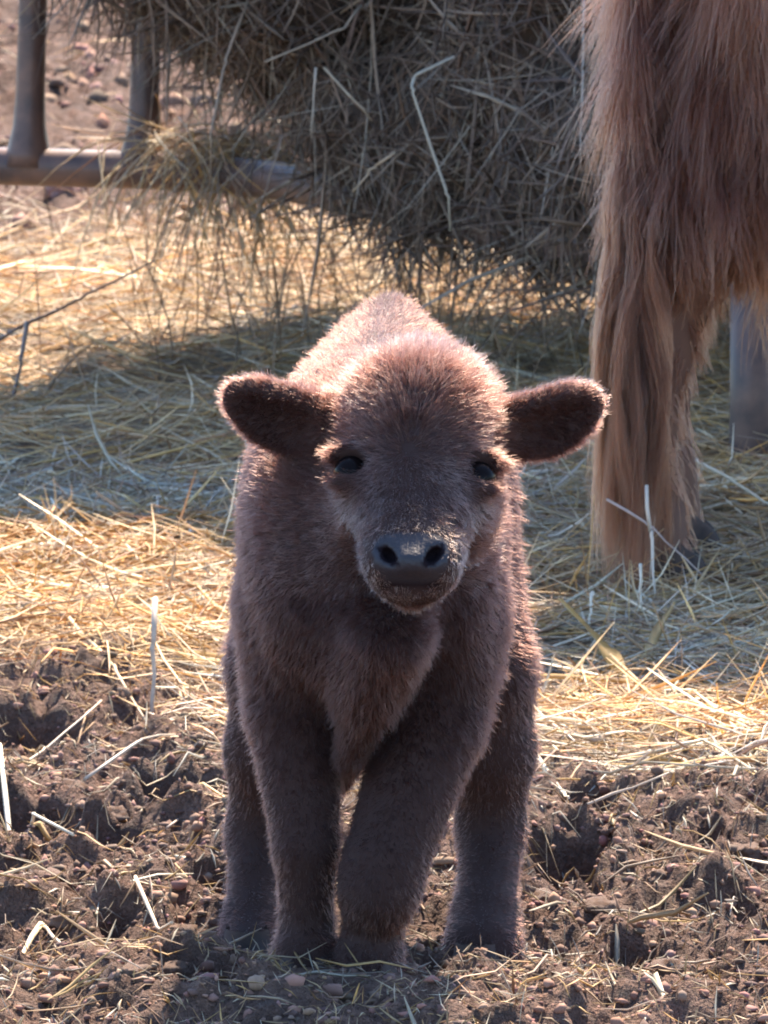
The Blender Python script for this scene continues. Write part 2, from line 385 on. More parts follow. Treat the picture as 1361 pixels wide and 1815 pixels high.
HPAL = np.array([[.24, .16, .11], [.32, .23, .16], [.15, .10, .075], [.42, .34, .25], [.20, .12, .08], [.28, .22, .17]])
def arc_paths(root, d, L, bend, K):
    t = np.linspace(0, 1, K)[None, :, None]
    side = unit(np.cross(d, RNG.normal(size=d.shape)))
    return root[:, None] + d[:, None] * L[:, None, None] * t + side[:, None] * (bend * L)[:, None, None] * (t * t)
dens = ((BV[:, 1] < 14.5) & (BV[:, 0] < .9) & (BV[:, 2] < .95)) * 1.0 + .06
nh = 24000; r_, n_ = sample(BV, BF, nh, dens)
dr = RNG.normal(size=(nh, 3)); dr = dr - n_ * (dr * n_).sum(1, keepdims=True); dr = unit(unit(dr) + np.array([0, 0, -.55]) + n_ * RNG.uniform(-.1, .45, (nh, 1)))
Ls = RNG.gamma(3, .05, nh).clip(.05, .42)
pp = arc_paths(r_ - dr * (Ls * .35)[:, None] + n_ * RNG.uniform(-.01, .035, (nh, 1)), dr, Ls, RNG.uniform(0, .35, nh), 4)
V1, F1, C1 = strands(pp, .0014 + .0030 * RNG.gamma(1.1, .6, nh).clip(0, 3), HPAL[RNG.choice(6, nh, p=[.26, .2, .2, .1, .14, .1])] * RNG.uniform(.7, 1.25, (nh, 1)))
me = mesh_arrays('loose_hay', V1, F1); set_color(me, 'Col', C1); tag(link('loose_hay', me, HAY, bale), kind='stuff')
# wisps hanging from the underside
lo = np.where((BV[:, 2] < .72) & (BV[:, 1] < 14.8) & (BN[:, 2] < -.2), 1., 0.); nw = 1900; r_, n_ = sample(BV, BF, nw, lo)
dr = unit(np.array([0, 0, -1.]) + RNG.normal(size=(nw, 3)) * .22); Ls = RNG.gamma(3, .045, nw).clip(.05, .34)
Ls = np.minimum(Ls, r_[:, 2] + .03)
pp = arc_paths(r_ + np.array([0, 0, .03]), dr, Ls, RNG.uniform(0, .25, nw), 4)
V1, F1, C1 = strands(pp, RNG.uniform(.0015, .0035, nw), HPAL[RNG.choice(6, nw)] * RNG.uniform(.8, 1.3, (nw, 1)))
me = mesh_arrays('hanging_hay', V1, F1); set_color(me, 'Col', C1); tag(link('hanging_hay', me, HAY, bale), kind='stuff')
# tuft caught over the rail
nt = 420; cx = at(390, 275, 14.05); r_ = cx + RNG.normal(size=(nt, 3)) * np.array([.07, .03, .015]); dr = unit(RNG.normal(size=(nt, 3)) * np.array([1, .5, .6]) + np.array([0, -.3, -.5])); Ls = RNG.uniform(.06, .24, nt)
pp = arc_paths(r_ + np.array([0, 0, .03]), dr, Ls, RNG.uniform(.1, .7, nt), 5); pp[:, :, 2] -= (np.linspace(0, 1, 5) ** 2)[None] * Ls[:, None] * .5
V1, F1, C1 = strands(pp, RNG.uniform(.0015, .004, nt), PAL[RNG.choice(7, nt)] * RNG.uniform(.6, 1.1, (nt, 1)))
me = mesh_arrays('hay_tuft', V1, F1); set_color(me, 'Col', C1)
tag(link('hay_tuft', me, STRAW), 'small pale tuft of hay snagged over the bare steel rail', 'hay tuft')

# ------------------------------------------------------------------ loose straw on the ground
def scatter(n, x0, x1, y0, y1, lmin, lmax, zone=True, up=.13, w=(.0014, .0042), K=4, pal=PAL, thick=.018, seedp=None):
    x = RNG.uniform(x0, x1, n * 3); y = RNG.uniform(y0, y1, n * 3)
    x = x * (y / y1)                                                    # the yard is seen along a narrowing strip
    k = RNG.random(n * 3) < (straw_zone(x, y) if zone else 1); x, y = x[k][:n], y[k][:n]; n = len(x)
    yaw = RNG.uniform(0, 2 * math.pi, n); pit = np.abs(RNG.normal(0, up, n)).clip(0, 1.2)
    d = np.stack([np.cos(yaw) * np.cos(pit), np.sin(yaw) * np.cos(pit), np.sin(pit)], 1)
    L = RNG.uniform(lmin, lmax, n) * RNG.uniform(.5, 1, n)
    base = np.stack([x, y, np.zeros(n)], 1); pp = arc_paths(base, d, L, RNG.uniform(0, .4, n) * .6, K)
    gz_ = ground_h(pp[:, :, 0].ravel(), pp[:, :, 1].ravel()).reshape(n, K)
    off = RNG.random(n)[:, None] ** 2 * thick
    pp[:, :, 2] = np.maximum(pp[:, :, 2], 0) * 1.0 + gz_ * .55 + gz_.max(1, keepdims=True) * .45 + off + .001
    patch = fbm(np.stack([x, y], 1), .22, 2, 91)
    ci = RNG.choice(len(pal), n); c = pal[ci] * RNG.uniform(.7, 1.25, (n, 1)) * (1 + .3 * patch[:, None]) * (1 + .22 * np.clip(fbm(np.stack([x, y], 1), .35, 2, 95), -1, 1)[:, None] * np.array([.25, -.25, -1.1]))
    return strands(pp, w[0] * .8 + (w[1] - w[0]) * RNG.gamma(1.1, .45, n).clip(0, 2.4), c)
def straw_obj(name, parts, label=None):
    off = 0; Vs, Fs, Cs = [], [], []
    for V, F, C in parts: Vs.append(V); Fs.append(F + off); Cs.append(C); off += len(V)
    me = mesh_arrays(name, np.concatenate(Vs), np.concatenate(Fs)); set_color(me, 'Col', np.concatenate(Cs))
    return tag(link(name, me, STRAW), label, 'straw', None, 'stuff')
straw_obj('trampled_straw', [scatter(21000, -1.25, 1.25, 9.2, 12.2, .05, .26), scatter(20000, -1.45, 1.45, 11.6, 17, .06, .34, thick=.025), scatter(1500, -.9, .9, 9.6, 12, .05, .16, up=.7, K=3)],
          'thick layer of dry golden straw trampled over the yard')
straw_obj('scattered_straw', [scatter(900, -.75, .75, 7.4, 10, .03, .16, zone=False, thick=.012, pal=PAL * .62), scatter(700, -1.5, 1.5, 16, 25, .05, .25, zone=False),
                             scatter(11000, -.75, .75, 7.4, 10.4, .008, .045, zone=False, thick=.006, w=(.0012, .003), up=.5, K=3, pal=PAL * .6)],
          'sparse bits of straw lying on the churned mud')
# mound of orange hay at the edge of the shade
no_ = 900; r_ = np.stack([RNG.normal(-.50, .12, no_), RNG.normal(11.25, .18, no_), np.zeros(no_)], 1); r_[:, 2] = ground_h(r_[:, 0], r_[:, 1]) + RNG.uniform(0, .03, no_)
dr = unit(RNG.normal(size=(no_, 3)) * np.array([1, 1, .16])); Ls = RNG.uniform(.05, .2, no_)
pp = arc_paths(r_, dr, Ls, RNG.uniform(.1, .8, no_), 5); pp[:, :, 2] = np.maximum(pp[:, :, 2], ground_h(pp[:, :, 0].ravel(), pp[:, :, 1].ravel()).reshape(no_, 5) + .002)
pp[:, :, 2] = np.minimum(pp[:, :, 2], ground_h(pp[:, :, 0].ravel(), pp[:, :, 1].ravel()).reshape(no_, 5) + .015 + .03 * RNG.random((no_, 1)))
V1, F1, C1 = strands(pp, RNG.uniform(.0018, .0045, no_), np.array([.56, .31, .09]) * RNG.uniform(.6, 1.15, (no_, 1)) + RNG.uniform(0, .05, (no_, 3)))
straw_obj('orange_hay', [(V1, F1, C1)], 'low mound of orange hay at the edge of the shade')
# thin upright stems behind the calf
ns = 300; x = RNG.normal(.0, .32, ns); y = RNG.uniform(12.9, 16.3, ns); r_ = np.stack([x, y, ground_h(x, y) - .01], 1)
dr = unit(RNG.normal(size=(ns, 3)) * .28 + np.array([0, 0, 1.])); Ls = RNG.uniform(.08, .3, ns)
V1, F1, C1 = strands(arc_paths(r_, dr, Ls, RNG.uniform(0, .5, ns), 5), RNG.uniform(.002, .0042, ns), np.array([[.24, .16, .10]]) * RNG.uniform(.5, 1.9, (ns, 1)))
straw_obj('dry_stems', [(V1, F1, C1)], 'thin brown stems standing in the straw below the feeder')['category'] = 'weeds'

# ------------------------------------------------------------------ clods
def ico(sub):
    import bmesh
    bm = bmesh.new(); bmesh.ops.create_icosphere(bm, subdivisions=sub, radius=1.0)
    V = np.array([v.co for v in bm.verts]); F = np.array([[v.index for v in f.verts] for f in bm.faces]); bm.free(); return V, F
IV, IF = ico(2); IV1, IF1 = ico(1)
def clod_shape(seed, V=IV, amp=.45):
    q = V * (1 + amp * fbm(V + seed * 7.1, .8, 4, seed, .62)[:, None]); return q * np.array([1, 1, .72])
def clod_field(n, x0, x1, y0, y1, s0, s1):
    x = RNG.uniform(x0, x1, n); y = RNG.uniform(y0, y1, n); x = x * (y / y1); k = RNG.random(n) > straw_zone(x, y) * .93; x, y = x[k], y[k]; n = len(x)
    s = s0 * (s1 / s0) ** (RNG.random(n) ** 2.2); z = ground_h(x, y) + s * .12; shp = [clod_shape(i, IV1, .5) for i in range(12)]; V, F = [], []
    for i in range(n):
        a = RNG.uniform(0, 6.28); c, s_ = math.cos(a), math.sin(a); q = shp[i % 12] * s[i] * RNG.uniform(.55, 1.5, 3)
        V.append(np.stack([q[:, 0] * c - q[:, 1] * s_ + x[i], q[:, 0] * s_ + q[:, 1] * c + y[i], q[:, 2] + z[i]], 1)); F.append(IF1 + i * len(IV1))
    return np.concatenate(V), np.concatenate(F)
a = clod_field(21000, -.8, .8, 7.3, 10.6, .002, .0085); b2 = clod_field(2600, -1.5, 1.5, 15.5, 25, .006, .035)
me = mesh_arrays('mud_crumbs', np.concatenate([a[0], b2[0]]), np.concatenate([a[1], b2[1] + len(a[0])]), smooth=False)
nv = len(me.vertices) // len(IV1); cc = np.array([[.165, .092, .064]]) * RNG.uniform(.45, 1.7, (nv, 1)) * (1 + .08 * RNG.normal(size=(nv, 3))); set_color(me, 'Col', np.repeat(cc, len(IV1), axis=0))
tag(link('mud_crumbs', me, CRUMB), 'crumbs of dry brown mud strewn over the churned soil', 'mud', None, 'stuff')
IV3, IF3 = ico(3); big = []
for s in range(6):
    V = clod_shape(s + 40, IV3, .5); V = V * (1 + .16 * fbm(V, .22, 2, s))[:, None]; big.append(mesh_arrays('mud_clod', V, IF3, smooth=True)); big[-1].materials.append(MUD)
CL = [(90, 1560, .022), (250, 1590, .018), (320, 1640, .02), (150, 1690, .024), (60, 1740, .022), (300, 1720, .018), (395, 1620, .016), (200, 1430, .022), (320, 1480, .02), (120, 1380, .024),
      (350, 1330, .02), (260, 1270, .018), (40, 1230, .02), (390, 1240, .022), (960, 1590, .018), (1060, 1600, .02), (1170, 1560, .018), (1250, 1600, .022), (1320, 1510, .02), (1110, 1470, .02),
      (1220, 1430, .018), (960, 1690, .02), (1050, 1720, .022), (1180, 1720, .02), (1290, 1710, .024), (1000, 1790, .02), (1120, 1800, .02), (1330, 1790, .022), (1190, 1500, .016), (1020, 1400, .018),
      (755, 1640, .016), (770, 1560, .014), (500, 1800, .018), (620, 1805, .016), (760, 1800, .02), (880, 1800, .02), (230, 1790, .022), (120, 1640, .016)]
MARKS = [(90, 1450, 'near the curved pale stalk in the hollow'), (300, 1420, 'near the curved brown stem on dark mud'), (60, 1690, 'near the pale forked stalk'), (280, 1670, 'near the curved tan stem among crumbs'),
         (270, 1240, 'near the thick grey stub in the straw'), (1010, 1540, 'beside the dark hoof hole'), (620, 1800, 'in front of the front hooves'), (1250, 1400, 'near the long tan stalk edging the straw'),
         (770, 1600, 'between the front and hind legs'), (1250, 1700, 'on open mud away from any stalk'), (880, 1800, 'in front of the wide-set hind hoof')]
for i, (px, py, s) in enumerate(CL):
    g = ground_at(px, py); o = bpy.data.objects.new('mud_clod', big[i % 6]); COL.objects.link(o)
    s = s * .8; o.location = (g[0], g[1], float(ground_h(g[:1], g[1:2])[0]) + s * .05); o.scale = (s * 1.2, s, s * .9); o.rotation_euler = (0, 0, i * 1.7)
    mark = min(MARKS, key=lambda q: (q[0] - px) ** 2 + (2 * (q[1] - py)) ** 2)[2]
    tag(o, 'rough small brown mud clod lying ' + mark, 'mud clod', 'mud clods ' + mark)

# ------------------------------------------------------------------ single stalks that stand out
def stalk(name, pts, w, rgb, label, cat='stalk', group=None):
    p = rounded(pts, .006, 3); seg = np.linalg.norm(np.diff(p, axis=0), axis=1); c = np.concatenate([[0], np.cumsum(seg)])
    u = np.unique(np.concatenate([c, np.linspace(0, c[-1], 6)])); p = np.stack([np.interp(u, c, p[:, i]) for i in range(3)], 1)
    p[1:-1] += RNG.normal(size=(len(p) - 2, 3)) * w * .12; w = w * .62
    me = tube(p, np.linspace(w, w * .6, len(p)) * .5 * RNG.uniform(.8, 1.15, len(p)), 6)
    set_color(me, 'Col', np.tile(np.array([rgb]), (len(me.vertices), 1)))
    return tag(link(name, me, STALK), label, cat, group)
pale, tan, brn = (.62, .55, .42), (.45, .34, .2), (.16, .10, .07)
def G(px, py, dz=0): g = ground_at(px, py); g[2] = float(ground_h(g[:1], g[1:2])[0]) + dz; return g
yb = 12.35
stalk('hay_stalk', [at(805, 100, yb), at(735, 135, yb), at(730, 160, yb - .02), at(795, 350, yb - .05), at(798, 410, yb - .05)], .0095, (.40, .36, .27), 'long pale bent stalk hanging from the hay over the rail')
stalk('hay_stalk', [at(1035, 0, yb), at(1032, 120, yb), at(1030, 200, yb), at(1028, 300, yb)], .007, (.42, .38, .33), 'straight grey stalk hanging in the hay beside the shaggy tail')
stalk('hay_stalk', [at(640, 10, 12.9), at(610, 50, 12.85), at(470, 110, 12.8)], .008, (.4, .3, .2), 'tan stalk slanting across the face of the hay heap')
stalk('hay_stalk', [at(440, 0, 13.2), at(400, 110, 13.15), at(375, 230, 13.1), at(372, 330, 13.1)], .009, (.34, .24, .16), 'long brown stalk hanging from the hay near the rail tuft')
stalk('hay_stalk', [at(560, 120, 12.9), at(552, 245, 12.9)], .007, (.5, .42, .32), 'short pale stalk hanging straight down in the dark hay')
stalk('hay_stalk', [at(575, 120, 12.9), at(620, 170, 12.85), at(660, 215, 12.85)], .008, (.42, .33, .22), 'tan stalk leaning down across the dark hay hollow')
stalk('hay_stalk', [at(700, 270, 12.7), at(660, 300, 12.7), at(625, 340, 12.7)], .008, (.5, .36, .22), 'thin tan stalk sticking out below the hay heap')
stalk('hay_stalk', [at(500, 240, 13.0), at(470, 340, 13.0), at(435, 420, 13.0)], .006, (.25, .17, .12), 'slender brown stem dangling under the rail')
stalk('dry_stick', [G(-60, 660, .10), at(-30, 620, 13.2), at(40, 580, 13.3), at(150, 525, 13.5), at(272, 463, 13.8)], .012, brn, 'long dark stick leaning over the sunlit straw', 'stick')
stalk('dry_stick', [at(48, 572, 13.25), at(35, 640, 13.15), at(22, 720, 13.0), G(18, 765)], .013, (.12, .075, .055), 'short dark forked prop under the long leaning stick', 'stick')
stalk('dry_stalk', [at(1207, 800, 11.5), at(1290, 845, 11.45), at(1361, 892, 11.4), at(1420, 930, 11.35)], .009, pale, 'pale stalk arching across the shaded straw by the steel leg')
stalk('dry_stalk', [at(1146, 860, 10.72), at(1155, 950, 10.7), at(1162, 1060, 10.66)], .010, (.55, .47, .38), 'upright pale stalk standing in front of the shaggy tail')
stalk('dry_stalk', [at(1075, 885, 10.75), at(1150, 930, 10.72), at(1245, 1020, 10.7)], .006, (.42, .34, .3), 'thin curved stem crossing the foot of the shaggy tail')
stalk('dry_stalk', [at(1135, 1000, 10.6), at(1136, 1075, 10.55)], .008, pale, 'short upright pale stub below the shaggy tail')
stalk('dry_stalk', [at(1050, 1050, 10.5), at(1045, 1110, 10.45)], .008, pale, 'short pale stub rising at the edge of the shade')
def leafblade(pts, w, rgb, label):
    p = rounded(pts, .05, 5); T = unit(np.gradient(p, axis=0)); S_ = unit(np.cross(T, [.25, -1., .45])); N_ = np.cross(S_, T); n = len(p); u = np.linspace(0, 1, n)
    hw = (np.interp(u, [0, .35, .8, 1], [.12, .5, .42, .25]) * w * RNG.uniform(.85, 1.1, n))[:, None]; S_ = unit(S_ + N_ * (.5 * np.sin(u * 5))[:, None]); f = .35
    V = np.stack([p - S_ * hw + N_ * hw * f, p, p + S_ * hw + N_ * hw * f, p + N_ * .0018], 1).reshape(-1, 3)
    F = [[i * 4 + a, i * 4 + (a + 1) % 4, i * 4 + 4 + (a + 1) % 4, i * 4 + 4 + a] for i in range(n - 1) for a in range(4)]
    me = mesh_arrays('corn_leaf', V, F, smooth=False); set_color(me, 'Col', np.array([rgb]) * RNG.uniform(.8, 1.15, (len(V), 1))); return tag(link('corn_leaf', me, STRAW), label, 'dry leaf')
leafblade([at(992, 1062, 10.4), at(1035, 1110, 10.3), at(1080, 1160, 10.1), G(1130, 1210)], .026, (.60, .36, .10), 'broad orange dry leaf sticking up from the sunlit straw')
leafblade([at(1195, 1068, 10.4), at(1160, 1125, 10.3), G(1130, 1180)], .016, (.55, .36, .15), 'narrow orange dry leaf leaning beside the broad one')
stalk('dry_stalk', [G(1100, 1215, .01), G(1180, 1260, .015), G(1240, 1300, .01)], .010, (.6, .46, .28), 'tan stalk lying across the sunlit straw by the orange leaf')
stalk('dry_stalk', [G(950, 1375, .02), G(1000, 1400, .03), G(1008, 1430, .01)], .009, pale, 'bent pale stalk lying on mud beside the hind leg')
stalk('dry_stalk', [G(1100, 1350, .015), G(1250, 1350, .02), G(1370, 1405, .015)], .008, (.6, .48, .3), 'long tan stalk lying along the front of the straw')
stalk('dry_stalk', [at(275, 1060, 9.95), at(272, 1150, 9.9), G(268, 1245)], .012, (.42, .33, .25), 'thick grey stub standing upright in the left straw')
stalk('dry_stalk', [G(120, 1130, .02), G(200, 1200, .025), G(268, 1262, .01)], .009, (.5, .36, .2), 'tan stalk slanting down to the grey stub')
stalk('dry_stalk', [G(0, 1385, .03), G(25, 1450, .02), G(60, 1495, .015), G(130, 1520, .01)], .010, pale, 'curved pale stalk lying in the dark hollow')
stalk('dry_stalk', [G(360, 1390, .02), G(340, 1425, .02), G(295, 1460, .01)], .008, (.4, .3, .22), 'curved brown stem lying on the dark mud')
stalk('dry_stalk', [G(150, 1400, .02), G(250, 1370, .025), G(310, 1340, .02)], .007, (.42, .34, .26), 'straight thin stem lying over the dark hollow')
stalk('dry_stalk', [G(0, 1310, .02), G(80, 1295, .025), G(180, 1270, .02)], .007, (.5, .4, .28), 'slim tan stem lying along the muddy bank')
stalk('dry_stalk', [at(72, 1638, 8.35), G(30, 1720, .01), G(0, 1790, .01)], .010, (.6, .5, .32), 'pale forked stalk leaning on the mud, longer arm')
stalk('dry_stalk', [at(75, 1640, 8.35), G(110, 1710, .005)], .008, (.55, .42, .28), 'pale forked stalk leaning on the mud, shorter arm')
stalk('dry_stalk', [G(240, 1620, .015), G(280, 1660, .02), G(305, 1710, .01)], .008, (.55, .42, .28), 'curved tan stem lying among the mud clods')
stalk('dry_stalk', [G(1020, 1445, .02), G(1190, 1440, .02)], .006, (.5, .4, .3), 'straight thin stem lying above the hoof hole')
stalk('dry_stalk', [at(90, 885, 11.6), at(115, 915, 11.5), G(125, 960)], .008, pale, 'bent pale twig rising beside the orange mound')
stalk('dry_stalk', [at(280, 880, 11.7), G(282, 985)], .007, (.42, .36, .3), 'thin grey stem upright at the shade edge')
stalk('dry_stalk', [at(338, 935, 11.3), G(342, 985)], .010, pale, 'short pale stub catching the sun at the shade edge')
stalk('dry_stalk', [at(218, 690, 13.1), G(255, 722)], .012, pale, 'short pale stalk at the upper edge of the shade')

# ------------------------------------------------------------------ shaggy cow
CY = 11.0
cow = tag(empty('cow', (.45, CY, 0)), 'shaggy reddish brown cow standing sideways with long hanging tail', 'cow')
fl = Field((.15, 10.45, -.04), (2.75, 11.75, 1.5), .016)
fl.ell((1.15, CY + .12, .80), (.80, .29, .28), k=.08); fl.ell((.70, CY + .1, .82), (.33, .25, .25), k=.08); fl.ell((1.62, CY + .12, .82), (.34, .26, .29), k=.08)
def hind(y, dx):
    fl.chain([((.59 + dx, y, .86), .17), ((.475 + dx, y - .02, .57), .105), ((.395 + dx, y + .02, .40), .050), ((.375 + dx, y + .01, .33), .043), ((.365 + dx, y, .13), .037), ((.365 + dx, y, .085), .043), ((.38 + dx, y - .01, .03), .045)], .05)
def fore(y, dx):
    fl.chain([((1.55 + dx, y, .75), .13), ((1.52 + dx, y, .5), .075), ((1.56 + dx, y, .33), .055), ((1.56 + dx, y, .12), .04), ((1.57 + dx, y, .03), .048)], .05)
hind(CY - .06, 0); hind(CY + .27, .03); fore(CY - .04, 0); fore(CY + .27, .05)
fl.cone((1.75, CY + .12, .95), (2.15, CY + .12, 1.12), .2, .14, .1); fl.ell((2.25, CY + .12, 1.1), (.13, .1, .14), k=.06); fl.cone((2.28, CY + .12, 1.05), (2.5, CY + .12, .88), .1, .065, .05)
for s in (-1, 1): fl.cone((2.18, CY + .12 + s * .1, 1.14), (2.12, CY + .12 + s * .24, 1.08), .035, .02, .03)
fl.chain([((.45, CY - .0, 1.0), .05), ((.365, CY - .08, .93), .035), ((.345, CY - .13, .7), .024), ((.34, CY - .14, .42), .018)], .03)
CV, CF = fl.mesh(2)
COWSKIN = mat_simple('cow_hide', (.10, .045, .03), .8, (12, (.14, .07, .045)))
link('body', mesh_arrays('cow_body', CV, CF), COWSKIN, cow)
COWFUR = mat_fur('shaggy_cow_hair', (.026, .0085, .0058), (.21, .078, .042), .40)
HOOF = mat_simple('dark_hoof', (.014, .010, .010), .85, (40, (.07, .045, .034)), .4)
nr = np.where((CV[:, 0] < .9) & (CV[:, 1] < CY + .15), 1.0, np.where(CV[:, 0] < .9, .3, .06))
nc = 30000; r_, n_ = sample(CV, CF, nc, nr); k = r_[:, 2] > .03; r_, n_ = r_[k], n_[k]; nc = len(r_)
leg = sstep(.62, .40, r_[:, 2]); L = .135 * (1 - leg) + .035 * leg
comb = np.tile(np.array([.12, 0, -1.]), (nc, 1)); pp = comb_paths(r_, n_, comb, L, .35 - .1 * leg, clump=.035, droop=.6, K=6, rnd=.16, cl=.75, seed=8)
wav = fbm(r_, .12, 2, 55); link_o = hair('coat', r_, pp, np.full(nc, .00075), COWFUR, cow, (.20 + .3 * wav + .12 * RNG.normal(size=nc)).clip(0, .8))
# skirt of long hair on thigh and flank
k = (CV[:, 2] > .5) & (CV[:, 2] < 1.0) & (CV[:, 1] < CY + .05) & (CV[:, 0] > .42) & (CV[:, 0] < 1.2)
ng = 5200; r_, n_ = sample(CV, CF, ng, k * (1. + 2. * (CV[:, 0] > .52))); lock = fbm(r_, .06, 2, 61)
kk = (lock > .02) | (r_[:, 0] > .56); r_, n_ = r_[kk], n_[kk]; ng = len(r_)
pp = comb_paths(r_, n_, np.tile(np.array([-.05, 0, -1.]), (ng, 1)), np.full(ng, .17), .16, clump=.05, droop=1.0, K=7, rnd=.1, cl=.85, seed=14)
hair('flank_hair', r_, pp, np.full(ng, .0008), COWFUR, cow, (.55 + .2 * RNG.normal(size=ng)).clip(0, .85))
# tail: long tassel in wavy locks
nlock = 36; lk = []
tl = np.array([(.365, CY - .08, .93), (.345, CY - .13, .7), (.34, CY - .14, .42)])
for i in range(nlock):
    t0 = RNG.random() ** .8; base = np.array([np.interp(t0, [0, .5, 1], tl[:, c]) for c in range(3)])
    tx = RNG.uniform(-.062, .055); end = np.array([.345 + tx * (1.0 - .15 * t0), CY - .16 + RNG.uniform(-.04, .03), max(.015, .03 + abs(RNG.normal(0, .17)))])
    nk = int(RNG.integers(50, 120)); K = 9; tt = np.linspace(0, 1, K)
    spread = RNG.normal(size=(nk, 3)) * np.array([.0042, .006, .0]); ph = RNG.uniform(0, 6.28); amp = RNG.uniform(.004, .013)
    ax = base[None] * (1 - tt[:, None]) + end[None] * tt[:, None]
    ax[:, 0] += (np.sin(tt * math.pi) * tx * .25) + amp * np.sin(tt * RNG.uniform(7, 12) + ph); ax[:, 1] -= .015 * np.sin(tt * math.pi)
    sp = (np.sin(tt ** .7 * math.pi) * .9 + .12)[None, :, None]
    fray = RNG.normal(size=(nk, 1, 3)) * np.array([.006, .006, .004]) * (tt ** 2)[None, :, None]
    q = ax[None] + spread[:, None] * sp + fray; q[:, :, 2] -= RNG.uniform(-.05, .06, (nk, 1)) * tt[None]; q[:, :, 2] = np.maximum(q[:, :, 2], .006)
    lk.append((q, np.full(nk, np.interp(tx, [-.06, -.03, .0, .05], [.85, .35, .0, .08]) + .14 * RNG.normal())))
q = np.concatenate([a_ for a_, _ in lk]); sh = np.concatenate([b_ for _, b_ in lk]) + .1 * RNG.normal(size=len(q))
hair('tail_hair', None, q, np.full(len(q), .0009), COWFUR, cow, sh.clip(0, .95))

# hoof of two claws, used by both animals
def hoof_mesh(s):
    f = Field((-.05, -.07, -.02), (.05, .06, .06), .004)
    for sx in (-1, 1):
        f.ell((sx * .0165, -.004, .012), (.0165, .034, .034), k=.004); f.cone((sx * .016, -.02, .006), (sx * .013, -.042, .0), .015, .009, .01)
    f.cone((0, .012, .03), (0, .012, .05), .028, .026, .01)
    V, F = f.mesh(1); V[:, 2] = np.maximum(V[:, 2], -.008); me = mesh_arrays('hoof', V * s, F); me.materials.append(HOOF); return me
hm_cow, hm_calf = hoof_mesh(1.55), hoof_mesh(.92)
for (x, y) in ((.375, CY - .07), (.405, CY + .26), (1.58, CY - .04), (1.62, CY + .27)):
    g0 = float(ground_h(np.array([x]), np.array([y]))[0]); o = link('hoof', hm_cow, None, cow); o.location = (x + .02, y, max(g0, 0.) - .012); o.rotation_euler = (0, 0, math.pi / 2)

# ------------------------------------------------------------------ the calf
calf = tag(empty('calf', (0, 8.1, 0)), 'fluffy reddish brown calf standing in the mud facing forward', 'calf')
fl = Field((-.215, 7.62, -.085), (.265, 8.70, .74), .0045)
S = lambda px, py, Y, r: (at(px, py, Y), r)
fl.ell((-.005, 8.28, .475), (.123, .30, .15), k=.05); fl.ell((.006, 8.46, .49), (.10, .14, .13), k=.06)
fl.cone((-.015, 8.10, .585), (.006, 8.50, .602), .036, .036, .05); fl.ell((.006, 8.54, .595), (.030, .04, .05), k=.04)
fl.ell((-.02, 8.08, .475), (.104, .14, .145), k=.05); fl.ell((-.025, 7.97, .43), (.09, .10, .135), k=.05)
fl.cone(*[S(690, 1130, 7.86, 0)[0], S(616, 1350, 7.955, 0)[0]], .042, .013, .05)
fl.cone(at(650, 1200, 8.0), at(606, 1390, 8.05), .048, .010, .03)
fl.cone((-.012, 8.03, .52), at(742, 745, 7.95), .10, .072, .05)
fl.cone((-.02, 7.97, .44), at(737, 900, 7.90), .075, .05, .05)
fl.ell(at(522, 985, 8.02), (.047, .10, .135), k=.045); fl.ell(at(810, 1015, 8.03), (.047, .10, .135), k=.045)
fl.chain([S(522, 1080, 8.03, .060), S(525, 1260, 8.03, .050), S(542, 1500, 7.99, .033), S(543, 1630, 8.0, .026), S(541, 1698, 7.99, .034), S(540, 1730, 7.98, .026)], low=.009)
fl.chain([S(800, 1090, 8.03, .055), S(765, 1280, 8.01, .054), S(682, 1530, 7.95, .042), S(672, 1575, 7.945, .041), S(658, 1655, 7.97, .028), S(654, 1702, 7.96, .034), S(654, 1735, 7.95, .029)], low=.009)
fl.cone((-.058, 8.46, .47), at(500, 1180, 8.38), .072, .055, .05)
fl.chain([S(500, 1180, 8.38, .055), S(475, 1330, 8.40, .042), S(458, 1480, 8.42, .031), S(444, 1640, 8.33, .026), S(440, 1695, 8.29, .030), S(438, 1722, 8.27, .028)])
fl.cone((.062, 8.45, .47), at(848, 1190, 8.36), .072, .056, .05)
fl.chain([S(848, 1190, 8.36, .056), S(868, 1330, 8.38, .045), S(870, 1470, 8.40, .033), S(860, 1630, 8.30, .032), S(855, 1690, 8.26, .037), S(850, 1735, 8.24, .031)])
# head frame: across, down the face, out of the face
poll, nose = at(743, 650, 7.93), at(728, 1000, 7.72)
ax_d = unit(nose - poll); ax_x = unit(np.cross(ax_d, [0, 1, .2])); ax_x = ax_x if ax_x[0] > 0 else -ax_x
ax_n = unit(np.cross(ax_x, ax_d)); ax_n = ax_n if ax_n[1] < 0 else -ax_n
HB = np.stack([ax_x, ax_d, ax_n], 1)
fl.ell(at(741, 735, 7.915), (.074, .069, .066), HB, .03); fl.ell(at(737, 815, 7.875), (.067, .06, .055), HB, .03)
fl.ell(at(732, 905, 7.83), (.060, .075, .047), HB, .03); fl.ell(at(729, 985, 7.775), (.046, .042, .040), HB, .025)
fl.ell(at(728, 992, 7.748), (.042, .029, .016), None, .012)
for px_ in (684, 774): fl.ell(at(px_, 994, 7.768), (.019, .030, .027), None, .02)
fl.cone(at(737, 885, 7.905), at(730, 1025, 7.80), .05, .024, .025); fl.ell(at(729, 1041, 7.770), (.029, .022, .016), None, .018)
fl.ell(at(632, 900, 7.885), (.022, .045, .05), HB, .03); fl.ell(at(836, 905, 7.885), (.022, .045, .05), HB, .03)
EYES = [at(622, 833, 7.845), at(849, 843, 7.845)]
